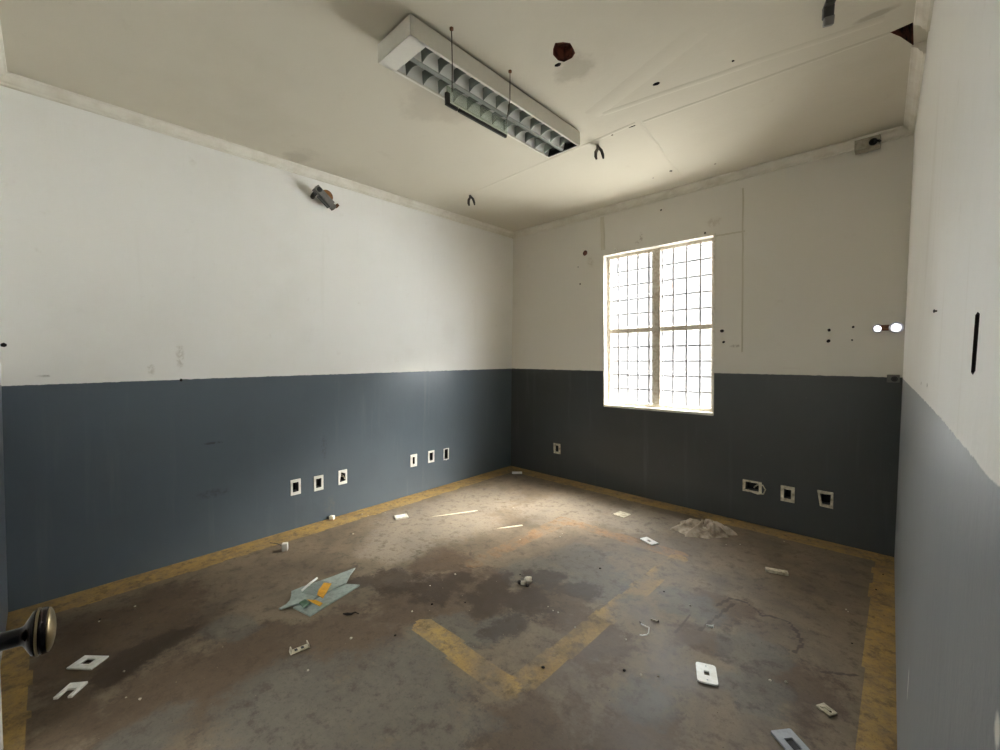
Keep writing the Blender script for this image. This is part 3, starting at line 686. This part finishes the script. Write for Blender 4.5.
def square_like(poly, w, h):
    """inner rectangle with as many points as the rounded outline"""
    out = []
    for x, y in poly:
        k = max(abs(x) / (w / 2), abs(y) / (h / 2)) or 1; out.append((x / k, y / k))
    return out

o = lie('switch_plate', 'white rounded switch plate with a square hole, front right on the floor', 'switch plate', (706.5, 675), -68, 'wall plates lying on the floor')
po = rp(.118, .078, .012); lay(o, ring_xy(po, square_like(po, .027, .021), .002, .009), 'plate', M['plastic'], .002)
for k in (-1, 1): lay(o, MB().lathe([(.003, .0088), (.003, .0096), (.0015, .0098)], 10, Matrix.Translation((k * .042, 0, 0))), 'screw_cap', M['lgrey'], 0)
lay(o, ring_xy(rc(.034, .028), rc(.027, .021), 0, .003), 'collar', M['dgrey'], 0)
o = lie('mounting_frame', 'white mounting frame with square hole lying by the door knob', 'socket frame', (88, 664), 41, 'wall plates lying on the floor')
po = rc(.112, .080); lay(o, ring_xy(po, rc(.040, .032), .004, .010), 'frame', M['plastic'], .0015)
lay(o, ring_xy(rc(.106, .074), rc(.098, .066), 0, .005), 'skirt', M['aged'], 0); lay(o, ring_xy(rc(.056, .048), rc(.040, .032), .010, .0125), 'rim', M['plastic'], .001)
o = lie('socket_bracket', 'white U-shaped broken bracket lying in front of the square frame', 'bracket', (72, 691.5), -39, 'wall plates lying on the floor')
lay(o, MB().prism([(-.038, -.036), (.04, -.036), (.04, -.020), (-.004, -.020), (-.004, .014), (.04, .014), (.04, .030), (-.038, .030)], .001, .011), 'frame', M['plastic'], .002)
for k in (-.02, .014): lay(o, MB().lathe([(.004, .0108), (.004, .0125), (.002, .013)], 10, Matrix.Translation((-.02, k, 0))), 'boss', M['plastic'], 0)
o = lie('clamp_strip', 'cream curled plastic bracket with upturned ends on the brown floor', 'bracket', (299.5, 650.5), 82, 'wall plates lying on the floor')
lay(o, MB().box((0, 0, .006), (.075, .030, .005)).box((-.037, 0, .014), (.005, .032, .022), Matrix.Rotation(.2, 3, 'Y')).box((.037, 0, .014), (.005, .032, .022), Matrix.Rotation(-.2, 3, 'Y')), 'strip', M['aged'], .001)
for k in (-.015, .012): lay(o, MB().box((k, 0, .0095), (.012, .014, .003)), 'slot', M['dgrey'], 0)
o = lie('blank_plate', 'plain pale plate lying on the lit floor below the window', 'wall plate', (621.5, 515), -5, 'wall plates lying on the floor')
po = rp(.105, .115, .006); lay(o, MB().prism(po, .002, .008), 'plate', M['aged'], .002); lay(o, ring_xy(rc(.095, .105), rc(.085, .095), 0, .003), 'rim', M['aged'], 0)
o = lie('socket_plate', 'pale plate with small dark opening between the blank plate and the rag', 'wall plate', (649, 542), -23, 'wall plates lying on the floor')
po = rp(.118, .066, .006); lay(o, ring_xy(po, square_like(po, .036, .026), .003, .010), 'plate', M['plastic'], .002); lay(o, ring_xy(rc(.110, .060), rc(.10, .05), 0, .004), 'rim', M['aged'], 0)
o = lie('plastic_block', 'cream oblong plastic piece lying alone near the right wall', 'plastic piece', (776.5, 573), 19 - 38, 'wall plates lying on the floor')
o.rotation_euler.z = math.radians(17)
lay(o, MB().box((0, 0, .010), (.120, .038, .018)), 'bar', M['aged'], .003); lay(o, MB().box((.048, 0, .020), (.018, .030, .004)), 'tab', M['aged'], .001)
o = lie('connector_plate', 'small square cream connector plate at lower right on the floor', 'plastic piece', (826.5, 711), -30, 'wall plates lying on the floor')
lay(o, ring_xy(rc(.052, .042), rc(.018, .006), .001, .008), 'base', M['aged'], .002); lay(o, MB().box((0, .010, .009), (.02, .006, .004)).box((-.012, -.009, .009), (.01, .008, .004)), 'lug', M['aged'], .001)
lay(o, MB().lathe([(.004, .007), (.004, .010), (.002, .0105)], 10, Matrix.Translation((.014, 0, 0))), 'screw_cap', M['rod'], 0)
o = lie('frame_plate', 'grey plate with dark opening cut by the bottom edge of the picture', 'wall plate', (793, 747), -40, 'wall plates lying on the floor')
po = rp(.115, .078, .006); lay(o, ring_xy(po, square_like(po, .045, .032), .003, .011), 'plate', M['lgrey'], .002); lay(o, ring_xy(rc(.108, .070), rc(.098, .06), 0, .004), 'rim', M['dgrey'], 0)
lay(o, MB().box((0, 0, .003), (.05, .036, .004)), 'insert', M['black'], 0)
o = lie('broken_tile', 'white tile fragment lying on the floor below the corner sockets', 'tile fragment', (401, 517.3), 74, 'wall plates lying on the floor')
lay(o, MB().prism([(-.055, -.036), (.05, -.044), (.058, .03), (-.045, .042)], 0, .012), 'tile', M['trim'], .0015); lay(o, MB().box((0, 0, .0125), (.07, .045, .001)), 'glaze', M['plastic'], 0)
o = lie('plug_block', 'small white cube plug standing beside the left wall', 'plug', (285, 550.5), 60)
lay(o, MB().box((0, 0, .026), (.036, .036, .052)), 'body', M['plastic'], .003); lay(o, MB().box((-.005, .019, .026), (.022, .004, .03)), 'face', M['lgrey'], .001)
MB().tube([(-.02, 0, .035), (-.05, .02, .045), (-.10, .03, .055)], .0025, 6).build('lead', M['dgrey'], o)
o = lie('corner_strip', 'thin white strip lying in the far corner of the floor', 'plastic strip', (517, 473.8), 42)
lay(o, MB().box((0, 0, .012), (.115, .022, .024)), 'strip', M['plastic'], .002); lay(o, MB().box((.0, .012, .012), (.10, .004, .012)), 'groove', M['aged'], 0)
o = lie('connector_bit', 'small white and dark connector on the yellow border by the left wall', 'connector', (332, 519.5), 30)
lay(o, MB().box((0, 0, .016), (.04, .03, .032)), 'body', M['plastic'], .004); lay(o, MB().box((-.03, 0, .013), (.03, .022, .024)), 'tip', M['dgrey'], .003)
MB().tube([(-.04, 0, .02), (-.07, .01, .018), (-.09, .0, .004)], .003, 6).build('lead', M['black'], o)

# loose wire hook, screw, peg
o = lie('bent_wire', 'thin white wire bent into a hook on the floor right of centre', 'wire', (644, 631), 0)
P0 = F(644, 631)
pts = [F(*q) - P0 for q in ((641, 624.5), (642, 626.5), (646.5, 627.5), (649, 629.5), (648.5, 634), (646.5, 636.8), (642, 636.3), (640, 637))]
MB().tube([(q.x, q.y, .004 + .006 * (i % 2)) for i, q in enumerate(pts)], .003, 6).build('wire_bend', M['plastic'], o, smooth=True)
MB().tube([(pts[0].x, pts[0].y, .004), (pts[0].x - .01, pts[0].y + .008, .006)], .0035, 6).build('stripped_end', M['rod'], o)
o = lie('loose_screw', 'pale loose screw lying just above the bent wire', 'screw', (654.5, 621.3), 10)
MB().tube([(-.018, 0, .004), (.016, 0, .004)], .0038, 8).build('shank', M['aged'], o); MB().lathe([(.0065, 0), (.0065, .003), (.003, .005)], 12, Matrix.Translation((.016, 0, .0065)) @ Matrix.Rotation(math.pi / 2, 4, 'Y')).build('head', M['rod'], o)
o = lie('wall_plug', 'small white wall plug on the floor above the switch plate', 'wall plug', (709.5, 627.3), 20)
MB().tube([(-.014, 0, .006), (.006, 0, .006), (.014, 0, .006)], [.004, .006, .0065], 10).build('sleeve', M['plastic'], o); MB().lathe([(.008, 0), (.008, .002)], 12, Matrix.Translation((.014, 0, .008)) @ Matrix.Rotation(math.pi / 2, 4, 'Y')).build('collar', M['plastic'], o)
P0 = F(350, 614.5)
m = MB().tube([F(343, 614.5) - P0 + Vector((0, 0, .004)), F(347, 615.2) - P0 + Vector((0, 0, .006)), F(351, 615) - P0 + Vector((0, 0, .005)), F(355, 613.3) - P0 + Vector((0, 0, .006)), F(359, 614.5) - P0 + Vector((0, 0, .003))], [.003, .008, .006, .003, .0015], 7)
o = m.build('wood_sliver', M['twig']); o.location = P0; tag(o, 'dark splinter of wood lying beside the grey-green sheets', 'splinter')

# slivers of direct sun, imitated by thin pale strips on the floor
for (a, b, w, lab) in (((432, 516.8), (478, 510.6), .018, 'long thin strip of painted sunlight on the floor toward the left wall'), ((497, 528.6), (523, 525.2), .022, 'short thin strip of painted sunlight on the floor in front of the long one')):
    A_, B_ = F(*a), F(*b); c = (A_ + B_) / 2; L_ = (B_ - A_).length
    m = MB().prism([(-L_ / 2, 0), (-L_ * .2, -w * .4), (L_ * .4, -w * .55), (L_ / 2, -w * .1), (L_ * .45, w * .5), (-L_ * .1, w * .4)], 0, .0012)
    o = m.build('sun_streak', M['tape']); o.location = (c.x, c.y, .0005); o.rotation_euler.z = math.atan2((B_ - A_).y, (B_ - A_).x); tag(o, lab, 'sun streak', 'painted sun streaks on the floor')  # 'tape' is the painted sun streak material

# heap of sheets, card and clear plastic
def sheet(name, label, cat, pxs, z, th, mat, tilt=None, group=None, bevel=.001):
    pts = [F(px, py, z) for px, py in pxs]; c = sum(pts, Vector()) / len(pts); m = MB()
    f = (lambda q: Vector((q.x, q.y, q.z + (tilt(q) if tilt else 0))))
    m.prism([(p.x - c.x, p.y - c.y) for p in pts], 0, th, f); bmesh.ops.triangulate(m.b, faces=[g for g in m.b.faces if len(g.verts) > 4])
    o = m.build(name, mat, bevel=bevel); o.location = (c.x, c.y, z); tag(o, label, cat, group); return o
GS = 'broken sheets in the heap'
sheet('broken_sheet', 'lower grey-green broken sheet lying flat on the floor under the heap', 'broken sheet', [(293, 608.5), (310, 617), (360, 586), (346.5, 585), (331, 591), (310, 601)], .001, .008, M['sheet'], group=GS)
sheet('broken_sheet', 'upper grey-green sheet with scooped pointed ends on top of the other', 'broken sheet', [(278.7, 609.6), (286, 605.5), (289.7, 601.5), (291, 597), (291.3, 592.3), (303, 587.5), (330, 578.5), (355.3, 568.7), (350, 576), (346, 584), (331, 591), (309, 602.5), (291, 606.5), (281, 610)], .013, .008, M['sheet'], group=GS)
o = thing('plastic_tray', 'crumpled clear plastic wrapper glinting on top of the grey-green sheets', 'plastic wrapper', F(312, 590, .0225)); c = Vector(o.location)
q = [F(*k, .0225) - c for k in ((302, 594), (317, 581.5), (330, 583), (318, 599))]
m = MB(); n = 8; vv = {}
for i in range(n + 1):
    for j in range(n + 1):
        p = q[0].lerp(q[1], i / n).lerp(q[3].lerp(q[2], i / n), j / n); p.z = .006 + .012 * abs(noise.noise(p * 22)) + .006 * (i % 2); vv[i, j] = m.b.verts.new(p)
for i in range(n):
    for j in range(n): m.b.faces.new((vv[i, j], vv[i + 1, j], vv[i + 1, j + 1], vv[i, j + 1]))
w_ = m.build('film', M['clear'], o, smooth=True)
MB().tube([q[0] + Vector((0, 0, .020)), (q[0] + q[1]) / 2 + Vector((0, 0, .024)), q[1] + Vector((0, 0, .020))], .006, 8).build('rolled_edge', M['plastic'], o, smooth=True)
o = thing('yellow_card', 'bright yellow folded card lying on the heap of sheets', 'card', F(320, 592, .045)); c = Vector(o.location)
q = [F(*k, .045) - c for k in ((318.5, 591.5), (324, 584.5), (331.5, 585.5), (323, 599.5), (317, 596))]
m = MB().prism([(p.x, p.y) for p in q], 0, .003, lambda p: Vector((p.x, p.y, p.z + .006 + .05 * p.y))); m.build('upper_leaf', M['yellowcard'], o)
q = [F(*k, .045) - c for k in ((307, 597), (316, 597.5), (322.5, 600.5), (319.5, 603.5))]
MB().prism([(p.x, p.y) for p in q], -.016, -.0135).build('lower_leaf', M['yellowcard'], o)
sheet('green_chip', 'small green board scrap at the left of the yellow card', 'board scrap', [(299, 603.5), (305, 600), (310, 604), (303, 608)], .0225, .006, M['green'])

# crumpled rag
P0 = F(703, 532); rag_px = [(674, 530.5), (681, 524), (690, 520), (697, 521), (706, 520.5), (716, 525), (730, 534.5), (720, 539), (700, 539), (690, 538), (682, 534)]
m = MB(); N = 46; ra, rb = .215, .145; vv = {}; dirx = (F(730, 534.5) - F(674, 530.5)).normalized(); diry = Vector((-dirx.y, dirx.x, 0))
for i in range(N + 1):
    for j in range(N + 1):
        a_, b_ = -1 + 2 * i / N, -1 + 2 * j / N
        rr = max(abs(a_), abs(b_)); k = rr / (math.hypot(a_, b_) or 1); a2, b2 = a_ * k, b_ * k
        th = math.atan2(b2, a2); r2 = min(1, math.hypot(a2, b2))
        ph = 3.0 * th + 2.2 * noise.noise(Vector((math.cos(th) * 1.3, math.sin(th) * 1.3, 3 + r2 * .8)))
        fd = 1 - abs(math.sin(ph)) ** .8                      # sharp folds running out from the bunched middle
        edge = .86 + .26 * fd + .10 * noise.noise(Vector((math.cos(th) * 3, math.sin(th) * 3, 9)))
        x, y = a2 * ra * edge, b2 * rb * edge * (1 - .5 * max(0, a2))
        top = max(0, 1 - r2) ** .75
        hgt = .003 + top * (.050 + .075 * fd) + .055 * (1 - r2) * r2 * abs(noise.noise(Vector((x * 14, y * 14, 5))))
        hgt *= 1 - .6 * math.exp(-((x - .005 + .35 * y) / .013) ** 2)
        if r2 > .99: hgt = .0008
        p = dirx * x + diry * y; vv[i, j] = m.b.verts.new((p.x, p.y, hgt))
for i in range(N):
    for j in range(N): m.b.faces.new((vv[i, j], vv[i + 1, j], vv[i + 1, j + 1], vv[i, j + 1]))
o = m.build('rag', M['rag'], smooth=True); o.location = (P0.x, P0.y, .0005); tag(o, 'crumpled dirty beige rag lying near the back wall', 'rag')

# crumpled scrap in the middle of the floor
def lump(name, px, size, mat, seed, flat=.6):
    P0 = F(*px); m = MB(); bmesh.ops.create_icosphere(m.b, subdivisions=3 if size > .02 else 2, radius=size)
    for v in m.b.verts:
        d = v.co.normalized(); v.co = d * size * (1 + .45 * noise.noise(d * 1.7 + Vector((seed, 0, 0))) + .2 * noise.noise(d * 4 + Vector((0, seed, 0)))); v.co.z *= flat
    mn = min(v.co.z for v in m.b.verts)
    for v in m.b.verts: v.co.z -= mn
    o = m.build(name, mat, smooth=size > .02); o.location = (P0.x, P0.y, .0003); o.rotation_euler.z = seed; return o
o = thing('paper_scrap', 'small crumpled pale scrap with a dark end in the middle of the floor', 'paper scrap', F(526, 584.5)); c = Vector(o.location)
for (pp, s_, mt, sd) in (((528, 583.2), .024, M['crumb'], 3.1), ((523, 585), .017, M['crumb'], 5.2), ((520, 584.3), .015, M['twig'], 1.2), ((527, 587), .010, M['twig'], 8)):
    q = lump('scrap_lobe', pp, s_, mt, sd, .7); q.parent = o; q.location = Vector(q.location) - c
CR = [(362, 514.5), (353, 534.5), (368, 516), (385, 513), (513, 508), (520, 540), (560, 537), (562, 534), (548, 607), (553, 611), (558, 613), (575, 628), (641, 676), (658, 677), (784, 542), (726, 545), (846, 610), (848, 612), (124, 672), (126, 698), (140, 700), (135, 607), (99, 622), (308, 671), (351, 639), (430, 586), (455, 575), (412, 612), (740, 545), (690, 606), (626, 640), (770, 681), (786, 683), (355, 503), (393, 497)]
for k, px in enumerate(CR):
    o = lump('plaster_crumb', px, random.uniform(.003, .0065), M['crumb'], k * 1.7, .7)
    tag(o, 'tiny pale plaster crumb on the concrete floor', 'crumb', 'plaster crumbs strewn over the floor')
DK = [(543, 668), (624, 671), (432, 605), (395, 636), (100, 620), (852, 644), (876, 590), (883, 575), (600, 569), (664, 592), (520, 575), (465, 603)]
for k, px in enumerate(DK):
    o = lump('dirt_clod', px, random.uniform(.004, .008), M['twig'], k * 2.3 + 40, .6)
    tag(o, 'tiny dark clod of dirt on the concrete floor', 'dirt clod', 'dark clods strewn over the floor')
m = MB()
for k in range(300):
    x, y = random.uniform(.1, 3.3), random.uniform(-3.9, -.1)
    if (.75 < x < 1.35 and -3.15 < y < -2.45) or (2.0 < x < 2.6 and -.75 < y < -.2): continue
    s_ = random.uniform(.0010, .0024); z_ = s_ * .5
    m.box((x, y, z_ + .0002), (s_ * 2, s_ * 1.4, s_), Matrix.Rotation(random.uniform(0, 3), 3, 'Z'))
o = m.build('floor_grit', M['gritmat']); o['kind'] = 'stuff'; tag(o, 'fine pale grit scattered all over the concrete floor', 'grit')

# ------------------------------------------------------------------ light
W = bpy.data.worlds.new('World'); S.world = W; W.use_nodes = True; nt = W.node_tree
bg = nt.nodes['Background']; tc = nt.nodes.new('ShaderNodeTexCoord'); sp_ = nt.nodes.new('ShaderNodeSeparateXYZ'); nt.links.new(tc.outputs['Generated'], sp_.inputs[0])
rmp = nt.nodes.new('ShaderNodeValToRGB'); nt.links.new(sp_.outputs['Z'], rmp.inputs[0])
rmp.color_ramp.elements[0].position = 0.0; rmp.color_ramp.elements[0].color = (.98, .98, 1.0, 1)
rmp.color_ramp.elements[1].position = .6; rmp.color_ramp.elements[1].color = (.85, .92, 1.0, 1)
nt.links.new(rmp.outputs[0], bg.inputs[0]); bg.inputs[1].default_value = 0.27
def light(name, typ, energy, color=(1, 1, 1), **kw):
    d = bpy.data.lights.new(name, typ); d.energy = energy; d.color = color
    for k, v in kw.items(): setattr(d, k, v)
    o = bpy.data.objects.new(name, d); COL.objects.link(o); return o
def sun_lamp(name, energy, color, angle, d):
    o = light(name, 'SUN', energy, color, angle=math.radians(angle)); o.rotation_euler = Vector(d).to_track_quat('-Z', 'Y').to_euler(); return o
def down(az, el): a = Vector((az, -1, 0)).normalized(); e = math.radians(el); return Vector((a.x * math.cos(e), a.y * math.cos(e), -math.sin(e)))
sun_lamp('hazy_sun', 16.0, (1, .94, .86), 42, down(-.92, 44))
sun_lamp('sky_light', 11.5, (.96, .98, 1), 110, down(-.42, 24))
sun_lamp('ground_bounce', 5.3, (1, .97, .90), 80, down(-.05, -32))
hall = light('doorway_fill', 'AREA', 18, (.84, .94, 1.0), shape='RECTANGLE', size=1.6, size_y=1.0)  # added lamp standing in for cool daylight through the doorway
hall.location = (1.65, -5.4, 2.6); hall.rotation_euler = Vector((0, .9, -.8)).to_track_quat('-Z', 'Y').to_euler()

vs_ = S.view_settings; vs_.view_transform = 'Standard'; vs_.look = 'None'; vs_.gamma = 1; vs_.exposure = 2.26; vs_.use_curve_mapping = False
S.cycles.use_denoising = True; S.cycles.max_bounces = 12; S.cycles.diffuse_bounces = 8; S.cycles.sample_clamp_indirect = 6
